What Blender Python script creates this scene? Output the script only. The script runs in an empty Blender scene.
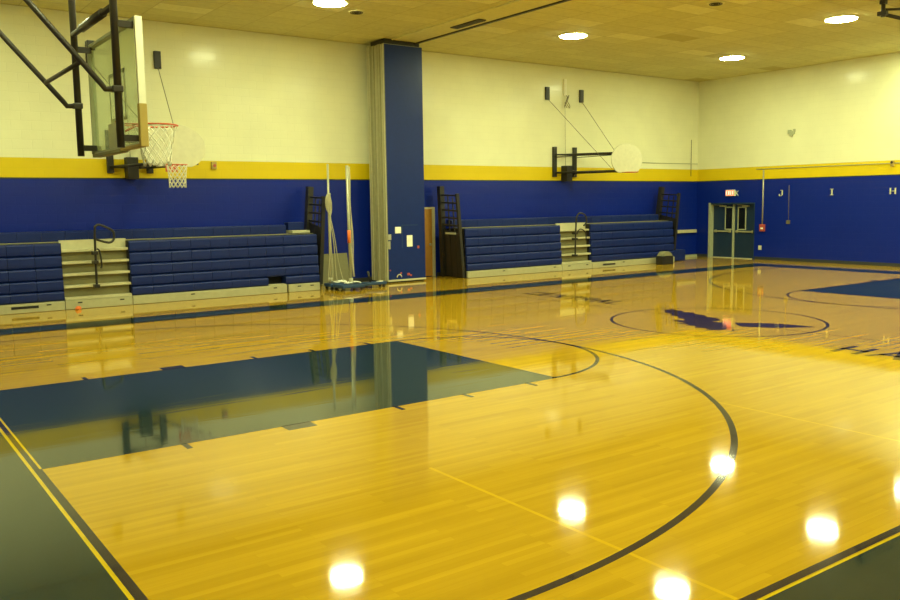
import bpy, bmesh, math, random
from mathutils import Vector, Matrix
random.seed(7)
FT = 0.3048
SC = bpy.context.scene
COL = SC.collection
V = Vector

# ------------------------------------------------------------------ helpers (all coordinates in feet)
def nm(): return bmesh.new()

def box(bm, x0, y0, z0, x1, y1, z1, bev=0):
    vs = [bm.verts.new((x, y, z)) for x in (x0, x1) for y in (y0, y1) for z in (z0, z1)]
    f = [(0,1,3,2),(4,6,7,5),(0,4,5,1),(2,3,7,6),(0,2,6,4),(1,5,7,3)]
    fs = [bm.faces.new([vs[i] for i in q]) for q in f]
    if bev:
        es = list({e for a in fs for e in a.edges})
        bmesh.ops.bevel(bm, geom=es, offset=bev, segments=2, affect='EDGES', profile=.6)

def tube(bm, pts, r, n=10, closed=False, cap=True):
    pts = [V(p) for p in pts]
    m = len(pts)
    rings = []
    prev = None
    for i, p in enumerate(pts):
        if closed: t = pts[(i+1) % m] - pts[i-1]
        elif i == 0: t = pts[1] - p
        elif i == m-1: t = p - pts[-2]
        else: t = (pts[i+1]-p).normalized() + (p-pts[i-1]).normalized()
        t.normalize()
        if prev is None:
            a = V((0,0,1)) if abs(t.z) < .9 else V((1,0,0))
            u = t.cross(a).normalized()
        else:
            u = (prev - t*prev.dot(t)).normalized()
        prev = u
        w = t.cross(u)
        rr = r[i] if isinstance(r, (list, tuple)) else r
        rings.append([bm.verts.new(p + u*math.cos(2*math.pi*k/n)*rr + w*math.sin(2*math.pi*k/n)*rr) for k in range(n)])
    for i in range(m if closed else m-1):
        a, b = rings[i], rings[(i+1) % m]
        for k in range(n):
            f = bm.faces.new((a[k], a[(k+1) % n], b[(k+1) % n], b[k])); f.smooth = True
    if cap and not closed:
        bm.faces.new(rings[0][::-1]); bm.faces.new(rings[-1])

def beam(bm, a, b, w, h=None):
    """square section bar"""
    h = h or w
    a, b = V(a), V(b); t = (b-a).normalized()
    up = V((0,0,1)) if abs(t.z) < .9 else V((1,0,0))
    u = t.cross(up).normalized()*w/2; v = t.cross(u).normalized()*h/2
    vs = [bm.verts.new(p + s*u + q*v) for p in (a, b) for s, q in ((-1,-1),(1,-1),(1,1),(-1,1))]
    for q in [(3,2,1,0),(4,5,6,7),(0,1,5,4),(1,2,6,5),(2,3,7,6),(3,0,4,7)]:
        bm.faces.new([vs[i] for i in q])

def disc(bm, c, r, h, n=40, mi=0):
    top = [bm.verts.new((c[0]+r*math.cos(2*math.pi*k/n), c[1]+r*math.sin(2*math.pi*k/n), c[2]+h)) for k in range(n)]
    bot = [bm.verts.new((v.co.x, v.co.y, c[2])) for v in top]
    bm.faces.new(top); bm.faces.new(bot[::-1])
    for k in range(n):
        f = bm.faces.new((bot[k], bot[(k+1) % n], top[(k+1) % n], top[k])); f.smooth = True

def prism(bm, poly, d):
    """poly: list of 3d points; extruded along vector d"""
    d = V(d)
    a = [bm.verts.new(V(p)) for p in poly]; b = [bm.verts.new(V(p)+d) for p in poly]
    bm.faces.new(a[::-1]); bm.faces.new(b)
    n = len(a)
    for k in range(n): bm.faces.new((a[k], a[(k+1) % n], b[(k+1) % n], b[k]))

def worigin(o):
    v = V((0,0,0))
    while o: v += o.location; o = o.parent
    return v

def obj(name, bm, mats, parent=None, origin=None, label=None):
    """bm in world feet. origin (feet) for top-level objects"""
    bmesh.ops.recalc_face_normals(bm, faces=bm.faces[:])
    org = worigin(parent) if parent else V((0,0,0))
    loc = V(origin)*FT if origin is not None else V((0,0,0))
    for v in bm.verts: v.co = v.co*FT - org - loc
    me = bpy.data.meshes.new(name); bm.to_mesh(me); bm.free()
    if not isinstance(mats, (list, tuple)): mats = [mats]
    for m in mats: me.materials.append(m)
    o = bpy.data.objects.new(name, me); COL.objects.link(o)
    if parent: o.parent = parent
    o.location = loc
    if label: o['label'] = label
    return o

def thing(name, label, cat, loc, group=None):
    o = bpy.data.objects.new(name, None); COL.objects.link(o)
    o.location = V(loc)*FT; o.empty_display_size = .2
    o['label'] = label; o['category'] = cat
    if group: o['group'] = group
    return o

def tag(o, label, cat, group=None):
    o['label'] = label; o['category'] = cat
    if group: o['group'] = group
    return o

def struct(name, bm, mats):
    o = obj(name, bm, mats); o['kind'] = 'structure'; return o

def copy_tree(o, parent=None):
    c = o.copy(); COL.objects.link(c); c.parent = parent
    for ch in o.children: copy_tree(ch, c)
    return c

# ------------------------------------------------------------------ materials
def mat(name, col, rough=.5, metal=0, **kw):
    m = bpy.data.materials.new(name); m.use_nodes = True
    N = m.node_tree.nodes; L = m.node_tree.links
    b = N['Principled BSDF']
    b.inputs['Base Color'].default_value = (*col, 1)
    b.inputs['Roughness'].default_value = rough
    b.inputs['Metallic'].default_value = metal
    for k, v in kw.items(): b.inputs[k].default_value = v
    # faint procedural mottling of the colour
    tc = N.new('ShaderNodeTexCoord'); no = N.new('ShaderNodeTexNoise'); no.inputs['Scale'].default_value = 9
    L.new(tc.outputs['Object'], no.inputs['Vector'])
    mx = N.new('ShaderNodeMix'); mx.data_type = 'RGBA'
    mx.inputs['A'].default_value = (*[c*.86 for c in col], 1); mx.inputs['B'].default_value = (*[min(1, c*1.12) for c in col], 1)
    L.new(no.outputs['Fac'], mx.inputs['Factor']); L.new(mx.outputs['Result'], b.inputs['Base Color'])
    return m

def pos_ft(N, L):
    g = N.new('ShaderNodeNewGeometry'); s = N.new('ShaderNodeVectorMath'); s.operation = 'SCALE'
    s.inputs['Scale'].default_value = 1/FT
    L.new(g.outputs['Position'], s.inputs[0])
    sp = N.new('ShaderNodeSeparateXYZ'); L.new(s.outputs[0], sp.inputs[0])
    return s, sp

def math_n(N, L, op, a, b=None):
    n = N.new('ShaderNodeMath'); n.operation = op
    for i, x in enumerate((a, b)):
        if x is None: continue
        if isinstance(x, (int, float)): n.inputs[i].default_value = x
        else: L.new(x, n.inputs[i])
    return n.outputs[0]

CREAM = (.84, .83, .58); YELLOW = (.76, .56, .006); BLUE = (.002, .017, .27)
def wall_mat(name, axis):
    m = bpy.data.materials.new(name); m.use_nodes = True
    N = m.node_tree.nodes; L = m.node_tree.links; b = N['Principled BSDF']
    s, sp = pos_ft(N, L)
    z = sp.outputs['Z']
    def mixc(f, A, B):
        mx = N.new('ShaderNodeMix'); mx.data_type = 'RGBA'
        L.new(f, mx.inputs['Factor'])
        for k, c in (('A', A), ('B', B)):
            if isinstance(c, tuple): mx.inputs[k].default_value = (*c, 1)
            else: L.new(c, mx.inputs[k])
        return mx.outputs['Result']
    c = mixc(math_n(N, L, 'GREATER_THAN', z, 9.27), BLUE, YELLOW)
    c = mixc(math_n(N, L, 'GREATER_THAN', z, 10.72), c, CREAM)
    no = N.new('ShaderNodeTexNoise'); no.inputs['Scale'].default_value = .35; no.inputs['Detail'].default_value = 5
    L.new(s.outputs[0], no.inputs['Vector'])
    mu = N.new('ShaderNodeMix'); mu.data_type = 'RGBA'; mu.blend_type = 'MULTIPLY'; mu.inputs['Factor'].default_value = .16
    L.new(c, mu.inputs['A']); L.new(no.outputs['Fac'], mu.inputs['B'])
    # dark hairline where blue meets yellow
    edge = math_n(N, L, 'LESS_THAN', math_n(N, L, 'ABSOLUTE', math_n(N, L, 'SUBTRACT', z, 9.25)), .05)
    c2 = mixc(edge, mu.outputs['Result'], (.03, .035, .03))
    # painted concrete blocks 16in x 8in
    cb = N.new('ShaderNodeCombineXYZ')
    L.new(sp.outputs['X' if axis == 'x' else 'Y'], cb.inputs[0]); L.new(z, cb.inputs[1])
    br = N.new('ShaderNodeTexBrick'); br.inputs['Scale'].default_value = 1
    br.inputs['Brick Width'].default_value = 1.333; br.inputs['Row Height'].default_value = .6667
    br.inputs['Mortar Size'].default_value = .022; br.inputs['Mortar Smooth'].default_value = .6
    br.inputs['Color1'].default_value = (1,1,1,1); br.inputs['Color2'].default_value = (.95,.95,.95,1); br.inputs['Mortar'].default_value = (.78,.78,.78,1)
    L.new(cb.outputs[0], br.inputs['Vector'])
    m3 = N.new('ShaderNodeMix'); m3.data_type = 'RGBA'; m3.blend_type = 'MULTIPLY'; m3.inputs['Factor'].default_value = .22
    L.new(c2, m3.inputs['A']); L.new(br.outputs['Color'], m3.inputs['B'])
    L.new(m3.outputs['Result'], b.inputs['Base Color'])
    n2 = N.new('ShaderNodeTexNoise'); n2.inputs['Scale'].default_value = 6; n2.inputs['Detail'].default_value = 4
    L.new(s.outputs[0], n2.inputs['Vector'])
    h = math_n(N, L, 'ADD', math_n(N, L, 'MULTIPLY', br.outputs['Fac'], -1.0), math_n(N, L, 'MULTIPLY', n2.outputs['Fac'], .5))
    bp = N.new('ShaderNodeBump'); bp.inputs['Strength'].default_value = .35; bp.inputs['Distance'].default_value = .006
    L.new(h, bp.inputs['Height']); L.new(bp.outputs['Normal'], b.inputs['Normal'])
    b.inputs['Roughness'].default_value = .38; b.inputs['Specular IOR Level'].default_value = .22
    b.inputs['Coat Weight'].default_value = .25; b.inputs['Coat Roughness'].default_value = .16; L.new(bp.outputs['Normal'], b.inputs['Coat Normal'])
    return m

def floor_mat(name, col, wood=False, rough=.05):
    m = bpy.data.materials.new(name); m.use_nodes = True
    N = m.node_tree.nodes; L = m.node_tree.links; b = N['Principled BSDF']
    s, sp = pos_ft(N, L)
    if wood:
        br = N.new('ShaderNodeTexBrick'); br.inputs['Scale'].default_value = 1
        br.inputs['Brick Width'].default_value = 3.7; br.inputs['Row Height'].default_value = .1875
        br.inputs['Mortar Size'].default_value = .004; br.offset = .37; br.offset_frequency = 3
        br.inputs['Bias'].default_value = -.1
        br.inputs['Color1'].default_value = (.52, .312, .014, 1); br.inputs['Color2'].default_value = (.45, .262, .011, 1)
        br.inputs['Mortar'].default_value = (.44, .255, .010, 1)
        L.new(s.outputs[0], br.inputs['Vector'])
        mp = N.new('ShaderNodeMapping'); mp.inputs['Scale'].default_value = (.12, 2.6, 1)
        L.new(s.outputs[0], mp.inputs['Vector'])
        no = N.new('ShaderNodeTexNoise'); no.inputs['Scale'].default_value = 1; no.inputs['Detail'].default_value = 6
        L.new(mp.outputs[0], no.inputs['Vector'])
        cr = N.new('ShaderNodeValToRGB'); cr.color_ramp.elements[0].position = .3; cr.color_ramp.elements[0].color = (.80,.77,.7,1)
        cr.color_ramp.elements[1].position = .68; cr.color_ramp.elements[1].color = (1.0,1.0,1.0,1)
        L.new(no.outputs['Fac'], cr.inputs['Fac'])
        mx = N.new('ShaderNodeMix'); mx.data_type = 'RGBA'; mx.blend_type = 'MULTIPLY'; mx.inputs['Factor'].default_value = .8
        L.new(br.outputs['Color'], mx.inputs['A']); L.new(cr.outputs['Color'], mx.inputs['B'])
        L.new(mx.outputs['Result'], b.inputs['Base Color'])
    else:
        no = N.new('ShaderNodeTexNoise'); no.inputs['Scale'].default_value = 1.2; no.inputs['Detail'].default_value = 5
        L.new(s.outputs[0], no.inputs['Vector'])
        mx = N.new('ShaderNodeMix'); mx.data_type = 'RGBA'
        mx.inputs['A'].default_value = (*[c*.85 for c in col], 1); mx.inputs['B'].default_value = (*[c*1.15 for c in col], 1)
        L.new(no.outputs['Fac'], mx.inputs['Factor']); L.new(mx.outputs['Result'], b.inputs['Base Color'])
    # cupped boards: fine ripples across the board direction
    mp2 = N.new('ShaderNodeMapping'); mp2.inputs['Scale'].default_value = (.35, 5.3, 1)
    L.new(s.outputs[0], mp2.inputs['Vector'])
    n2 = N.new('ShaderNodeTexNoise'); n2.inputs['Scale'].default_value = 1; n2.inputs['Detail'].default_value = 2
    L.new(mp2.outputs[0], n2.inputs['Vector'])
    mp3 = N.new('ShaderNodeMapping'); mp3.inputs['Scale'].default_value = (.22, 1.3, 1)
    L.new(s.outputs[0], mp3.inputs['Vector'])
    n3 = N.new('ShaderNodeTexNoise'); n3.inputs['Scale'].default_value = 1; n3.inputs['Detail'].default_value = 1
    L.new(mp3.outputs[0], n3.inputs['Vector'])
    sparse = math_n(N, L, 'MAXIMUM', math_n(N, L, 'SUBTRACT', n3.outputs['Fac'], .60), 0.0)
    h = math_n(N, L, 'ADD', math_n(N, L, 'MULTIPLY', n2.outputs['Fac'], .55), math_n(N, L, 'MULTIPLY', sparse, 9.0))
    bp = N.new('ShaderNodeBump'); bp.inputs['Strength'].default_value = 1.0; bp.inputs['Distance'].default_value = .00021
    L.new(h, bp.inputs['Height'])
    b.inputs['Roughness'].default_value = .55
    b.inputs['Specular IOR Level'].default_value = 0.0
    b.inputs['Coat Weight'].default_value = 1.0; b.inputs['Coat Roughness'].default_value = rough
    b.inputs['Coat IOR'].default_value = 1.47
    L.new(bp.outputs['Normal'], b.inputs['Coat Normal'])
    return m

M = dict(
    wood=floor_mat('maple_floor', None, True),
    fblue=floor_mat('court_blue_paint', (.019, .033, .033)),
    fdark=floor_mat('court_dark_line_paint', (.030, .024, .030)),
    fyel=floor_mat('court_yellow_line_paint', (.55, .38, .01)),
    fthin=floor_mat('court_amber_line_paint', (.57, .345, .010)), fbrown=floor_mat('court_brown_line_paint', (.22, .11, .01)),
    fred=floor_mat('court_red_paint', (.60, .11, .02)),
    fpurp=floor_mat('court_emblem_paint', (.035, .022, .040)),
    wx=wall_mat('painted_block_wall_x', 'x'), wy=wall_mat('painted_block_wall_y', 'y'),
    ceilA=mat('ceiling_tile_tan', (.70, .655, .33), .9), ceilB=mat('ceiling_tile_tan_b', (.66, .615, .305), .9),
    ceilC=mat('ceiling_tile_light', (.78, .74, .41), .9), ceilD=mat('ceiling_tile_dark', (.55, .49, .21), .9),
    grid=mat('ceiling_grid', (.55, .49, .22), .7),
    blackmetal=mat('black_metal', (.018, .016, .013), .45),
    darkmetal=mat('dark_brown_steel', (.035, .028, .020), .40, .2),
    beige=mat('beige_metal', (.55, .52, .33), .5), beige2=mat('beige_panel_edge', (.36, .34, .19), .5),
    greenish=mat('grey_green_paint', (.40, .42, .27), .5),
    grey=mat('grey_green_mat', (.22, .21, .11), .7),
    seat=mat('blue_seat_plastic', (.006, .018, .13), .38, **{'Specular IOR Level': .3}),
    panelblue=mat('blue_panel_paint', (.005, .021, .15), .35, **{'Specular IOR Level': .3}),
    doorp=mat('dark_teal_door_paint', (.015, .035, .075), .35),
    dkglass=mat('dark_door_glass', (.01, .012, .010), .08),
    white=mat('off_white_paint', (.80, .78, .60), .5),
    paper=mat('white_paper', (.9, .88, .75), .7),
    fan=mat('cream_fan_backboard', (.62, .60, .44), .45),
    orange=mat('orange_rim', (.55, .10, .03), .4),
    net=mat('white_net_cord', (.75, .73, .58), .8),
    cable=mat('steel_cable', (.20, .17, .10), .5, .3),
    steel=mat('pale_steel_pole', (.46, .45, .31), .35, .3),
    rope=mat('cream_rope', (.46, .43, .27), .85),
    cart=mat('blue_cart_paint', (.012, .045, .12), .5),
    woodd=mat('orange_wood_door', (.42, .20, .03), .45),
    gold=mat('worn_gold_padding', (.42, .30, .07), .6),
    red=mat('red_paint', (.42, .07, .05), .5),
    recess=mat('dark_recess', (.012, .012, .012), .9),
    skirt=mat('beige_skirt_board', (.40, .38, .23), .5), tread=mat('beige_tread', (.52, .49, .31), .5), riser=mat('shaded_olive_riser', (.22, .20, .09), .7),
    base=mat('dark_vinyl_baseboard', (.03, .035, .04), .5),
    scrap=mat('orange_scrap', (.8, .17, .02), .5),
    letter=mat('pale_letter_paint', (.62, .62, .42), .6),
    sticker=mat('teal_sticker', (.08, .22, .16), .6),
)
def emit(name, col, s):
    m = bpy.data.materials.new(name); m.use_nodes = True
    N = m.node_tree.nodes; N.remove(N['Principled BSDF'])
    e = N.new('ShaderNodeEmission'); e.inputs['Color'].default_value = (*col, 1); e.inputs['Strength'].default_value = s
    m.node_tree.links.new(e.outputs[0], N['Material Output'].inputs['Surface'])
    return m
M['lamp'] = emit('lit_lamp_lens', (.95, 1.04, .55), 160)
M['exit'] = emit('lit_exit_face', (1, .22, .10), 1.6)
M['exitw'] = emit('lit_exit_letters', (1, .75, .45), 2.4)
g = bpy.data.materials.new('backboard_glass'); g.use_nodes = True
N = g.node_tree.nodes; L = g.node_tree.links; b = N['Principled BSDF']
b.inputs['Base Color'].default_value = (.60, .66, .48, 1); b.inputs['Roughness'].default_value = .12
tr = N.new('ShaderNodeBsdfTransparent'); tr.inputs['Color'].default_value = (.90, .95, .86, 1)
ms = N.new('ShaderNodeMixShader'); ms.inputs['Fac'].default_value = .24
L.new(tr.outputs[0], ms.inputs[1]); L.new(b.outputs[0], ms.inputs[2]); L.new(ms.outputs[0], N['Material Output'].inputs['Surface'])
M['glass'] = g

# ------------------------------------------------------------------ room shell
XL, XR, YB, YN, H = -8.3, 82.9, 37.1, -37.1, 21.3
CX, CL = 37.31, 74.62

# floor with its painted markings
bm = nm(); mats = [M['wood'], M['fblue'], M['fdark'], M['fyel'], M['fthin'], M['fred'], M['fpurp'], M['fbrown']]
def quad(x0, y0, x1, y1, mi, z, sub=1):
    f = bm.faces.new([bm.verts.new(p) for p in ((x0,y0,z),(x1,y0,z),(x1,y1,z),(x0,y1,z))]); f.material_index = mi
quad(XL, YN, XR, YB, 0, 0)
Z1, Z2, Z3, Z4 = .0015, .003, .0045, .006
quad(-4.4, -25.2, -.27, 25.1, 1, Z1); quad(CL+.1, -25.2, CL+2.9, 25.1, 1, Z1)
quad(-.27, 22.35, CL+.1, 25.1, 1, Z1); quad(-.27, -25.2, CL+.1, -22.42, 1, Z1)
quad(0, -6, 19, 6, 1, Z1); quad(CL-19.07, -6, CL, 6, 1, Z1)
for x0, x1 in ((-.2, 0), (CL, CL+.17)): quad(x0, -22.3, x1, 22.35, 2, Z2)
quad(-.2, -22.33, CL+.17, -22.14, 2, Z2); quad(-.2, 22.26, CL+.17, 22.42, 2, Z2)
quad(-.29, -22.42, -.2, 22.4, 3, Z3); quad(-.055, -6, .01, 6, 3, Z3); quad(-.29, -22.42, CL, -22.36, 3, Z3)
quad(CX-.06, -22.14, CX+.06, 22.26, 7, Z2)
for s in (-1, 1):                                    # lane edges and blocks
    for X0, d in ((0, 1), (CL, -1)):
        e = 6*s
        quad(*sorted((X0, X0+19*d))[:1], e-.05, sorted((X0, X0+19*d))[1], e+.05, 2, Z3)
        xs = sorted((X0+7.05*d, X0+8.05*d)); quad(xs[0], min(e, e+.62*s), xs[1], max(e, e+.62*s), 2, Z3)
        for t in (3.9, 11.35, 14.35, 17.45):
            xs = sorted((X0+(t-.09)*d, X0+(t+.09)*d)); quad(xs[0], min(e, e+.62*s), xs[1], max(e, e+.62*s), 2, Z3)
for X0 in (19, CL-19.07): quad(X0-.05, -6, X0+.05, 6, 2, Z3)
def arc(cx, cy, r, a0, a1, w, mi, z, n=96):
    p = []
    for k in range(n+1):
        a = math.radians(a0+(a1-a0)*k/n)
        p.append([bm.verts.new((cx+q*math.cos(a), cy+q*math.sin(a), z)) for q in (r-w, r)])
    for k in range(n):
        f = bm.faces.new((p[k][0], p[k][1], p[k+1][1], p[k+1][0])); f.material_index = mi
arc(5.25, 0, 19.84, -90, 90, .20, 2, Z2, 140); arc(CL-5.25, 0, 19.84, 90, 270, .20, 2, Z2, 140)
for s in (-1, 1):
    quad(0, s*19.74-.1, 5.25, s*19.74+.1, 2, Z2); quad(CL-5.25, s*19.74-.1, CL, s*19.74+.1, 2, Z2)
arc(19, 0, 6.05, -90, 90, .17, 2, Z2); arc(CL-19, 0, 6.05, 90, 270, .17, 2, Z2)
arc(CX, 0, 6.08, 0, 360, .17, 2, Z2, 128)
# amber volleyball lines
quad(8.33, -22.1, 8.43, -12.5, 4, Z1); quad(20.47, -22.1, 20.57, -12.5, 4, Z1)
def poly(pts, mi, z):
    f = bm.faces.new([bm.verts.new((x, y, z)) for x, y in pts]); f.material_index = mi
# winged emblem in the centre circle
def fan_poly(pts, mi, z):
    poly(pts, mi, z)
poly([(38.94,5.2),(39.7,5.07),(39.35,4.4),(39.5,4.1),(38.95,3.75),(39.25,3.18),(38.75,2.5),(38.8,1.9),(38.2,1.3),(38.3,.7),(37.75,-.02),(36.75,-.1),(37.08,-.83),(37.45,-.6),(34.91,-2.5),(34.22,-2.42),(34.0,-1.9),(34.45,-1.5),(34.11,-1.0),(34.73,-.61),(34.5,-.1),(34.9,.1),(34.6,.95),(35.3,.6),(35.3,1.2),(35.75,2.0),(36.0,1.3),(36.4,1.5),(36.6,2.2),(37.1,2.5),(37.2,3.2),(37.75,3.6),(38.0,4.3)], 6, Z3)
poly([(37.46,-.59),(37.69,-.79),(34.91,-2.76),(34.91,-2.51)], 5, Z4)
poly([(34.95,-2.78),(35.3,-2.65),(34.5,-3.3)], 6, Z4)
poly([(37.35,-1.2),(38.2,-2.12),(38.9,-3.1),(39.15,-4.2),(39.25,-5.2),(38.4,-4.6),(37.6,-4.1),(36.83,-3.2),(36.4,-2.43),(36.83,-1.76)], 6, Z3)
poly([(37.0,-.35),(37.15,-.5),(36.95,-.62),(36.8,-.45)], 3, Z4)
# lettering across the half-court line
FONT = {'C':[(.9,.8,.9,1),(.9,1,.1,1),(.1,1,.1,0),(.1,0,.9,0),(.9,0,.9,.2)],'E':[(.9,1,.1,1),(.1,1,.1,0),(.1,0,.9,0),(.1,.5,.7,.5)],
 'N':[(.1,0,.1,1),(.1,1,.9,0),(.9,0,.9,1)],'T':[(.5,0,.5,1),(0,1,1,1)],'R':[(.1,0,.1,1),(.1,1,.9,1),(.9,1,.9,.5),(.9,.5,.1,.5),(.4,.5,.9,0)],
 'A':[(0,0,.5,1),(.5,1,1,0),(.2,.4,.8,.4)],'L':[(.1,1,.1,0),(.1,0,.9,0)],'H':[(.1,0,.1,1),(.9,0,.9,1),(.1,.5,.9,.5)],
 'W':[(0,1,.25,0),(.25,0,.5,.8),(.5,.8,.75,0),(.75,0,1,1)],'K':[(.1,0,.1,1),(.1,.4,.9,1),(.35,.6,.9,0)],'S':[(.9,1,.1,1),(.1,1,.1,.5),(.1,.5,.9,.5),(.9,.5,.9,0),(.9,0,.1,0)]}
def court_text(s, x0, h, y0, pitch, wd, sw):
    for i, ch in enumerate(s):
        for (a, b_, c, d) in FONT[ch]:
            p = V((x0+b_*h, y0-i*pitch-a*wd)); q = V((x0+d*h, y0-i*pitch-c*wd))
            t = (q-p).normalized(); n = V((-t.y, t.x))*sw/2; p = p-t*sw/2; q = q+t*sw/2
            poly([p+n, p-n, q-n, q+n], 2, Z3)
court_text('CENTRAL', 38.9, 1.5, 18.9, 1.40, 1.05, .30)
court_text('HAWKS', 33.05, 1.8, -9.6, 1.75, 1.25, .30)
fl_ = obj('floor', bm, mats); fl_['kind'] = 'structure'
for p in fl_.data.polygons:
    if p.normal.z < 0: p.flip()

# walls
def wallbox(name, parts, m):
    bm = nm()
    for p in parts: box(bm, *p)
    return struct(name, bm, m)
wallbox('wall_back', [(XL-.5, YB, 0, XR+.5, YB+.5, H)], M['wx'])
wallbox('wall_near', [(XL-.5, YN-.5, 0, XR+.5, YN, H)], M['wx'])
wallbox('wall_left', [(XL-.5, YN, 0, XL, YB, H)], M['wy'])
DY0, DY1, DZ = 28.85, 35.3, 6.62
wallbox('wall_right', [(XR, YN, 0, XR+1.0, DY0, H), (XR, DY1, 0, XR+1.0, YB, H), (XR, DY0, DZ, XR+1.0, DY1, H)], M['wy'])
bm = nm(); box(bm, XL, YB-.04, 0, 40, YB, .33); box(bm, 43.4, YB-.04, 0, XR, YB, .33); struct('baseboard_back', bm, M['base'])
bm = nm(); box(bm, XR-.04, YN, 0, XR, DY0-.1, .36); box(bm, XR-.04, DY1+.1, 0, XR, YB, .36); struct('baseboard_right', bm, M['base'])
bm = nm(); box(bm, 76.2, YB-.20, 0, XR-.05, YB-.05, .28); struct('trim_1', bm, M['greenish'])

# ceiling: lay-in tiles in a metal grid
bm = nm()
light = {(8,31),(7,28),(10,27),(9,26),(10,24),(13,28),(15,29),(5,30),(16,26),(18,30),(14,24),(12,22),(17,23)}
dark = {(16,28),(13,17),(17,16),(19,20)}
nx, ny = 23, 37
for i in range(nx):
    for j in range(ny):
        x0 = XL+i*4; x1 = min(x0+4, XR+.3); y0 = YN+j*2; y1 = y0+2
        f = bm.faces.new([bm.verts.new(p) for p in ((x0+.04,y0+.04,H),(x0+.04,y1-.04,H),(x1-.04,y1-.04,H),(x1-.04,y0+.04,H))])
        r = random.random()
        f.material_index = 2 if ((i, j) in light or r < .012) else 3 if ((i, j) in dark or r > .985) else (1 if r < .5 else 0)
f = bm.faces.new([bm.verts.new(p) for p in ((XL-.5,YN-.5,H+.02),(XR+.5,YN-.5,H+.02),(XR+.5,YB+.5,H+.02),(XL-.5,YB+.5,H+.02))]); f.material_index = 4
struct('ceiling', bm, [M['ceilA'], M['ceilB'], M['ceilC'], M['ceilD'], M['grid']])
# partition track soffit
bm = nm(); box(bm, 36.4, YN, H-.12, 38.9, 33.4, H-.01); struct('trim_2', bm, M['ceilA'])
bm = nm(); box(bm, 38.9, YN, H-.22, 39.15, 36.5, H-.01); struct('trim_3', bm, M['blackmetal'])
bm = nm(); box(bm, 37.6, 22.6, H-.2, 38.3, 26.4, H-.12)
for k in range(18): box(bm, 37.65, 22.7+k*.2, H-.24, 38.25, 22.78+k*.2, H-.2)
tag(obj('ceiling_vent', bm, M['darkmetal'], origin=(37.9, 24, H-.12)), 'long dark louvred vent on the ceiling track of the folding partition', 'vent')
# round ceiling vents
for (x, y, lb) in ((28.7, 26, 'small round ceiling vent beside the light at the top left'), (49.4, 9.6, 'small round ceiling vent at the top of the picture, right of centre')):
    t = thing('ceiling_vent', lb, 'vent', (x, y, H), 'round ceiling vents')
    bm = nm(); disc(bm, (x, y, H-.07), .62, .06); obj('frame', bm, M['ceilC'], t)
    bm = nm()
    for r in (.15, .3, .45): tube(bm, [(x+r*math.cos(a*math.pi/12), y+r*math.sin(a*math.pi/12), H-.09) for a in range(24)], .035, 6, closed=True)
    obj('grille', bm, M['darkmetal'], t)

# ------------------------------------------------------------------ lamps
LABELS = {(25.65,24.4):'round lit ceiling lamp cut by the top edge, left of the folding partition', (49.0,24.0):'round lit ceiling lamp right of the folding partition',
          (71.0,23.8):'round lit ceiling lamp nearest the far corner of the hall', (62.6,7.5):'round lit ceiling lamp in front of the far right wall'}
def lamp(x, y, lb):
    t = thing('ceiling_lamp', lb, 'ceiling lamp', (x, y, H), 'round ceiling lamps')
    bm = nm(); disc(bm, (x, y, H-.07), 1.28, .06); obj('housing', bm, M['white'], t)
    bm = nm(); disc(bm, (x, y, H-.10), 1.14, .028); obj('lens', bm, M['lamp'], t)
    return t
proto = None
for y, xs in ((24.0, (2.5, 25.65, 49.0, 71.0)), (7.8, (5, 24.2, 43.4, 62.6, 78.2)), (-8, (5, 24.2, 43.4, 62.6, 78.2)), (-24, (2.5, 25.65, 49.0, 71.0))):  # the two rows at negative y are unseen, added for illumination
    for i, x in enumerate(xs):
        yy = {(24.0, 25.65): 24.4, (24.0, 71.0): 23.8, (7.8, 62.6): 7.5}.get((y, x), y)
        side = {24.0: 'row nearest the bleachers', 7.8: 'second row from the bleachers', -8: 'added unseen third row from the bleachers', -24: 'added unseen row farthest from the bleachers'}[y]
        lb = LABELS.get((x, yy)) or f"round lit ceiling lamp outside the picture, {['first','second','third','fourth','fifth'][i]} lamp of the {side}"
        if proto is None: proto = lamp(x, yy, lb)
        else:
            c = copy_tree(proto); c.location = V((x, yy, H))*FT; c['label'] = lb

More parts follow.
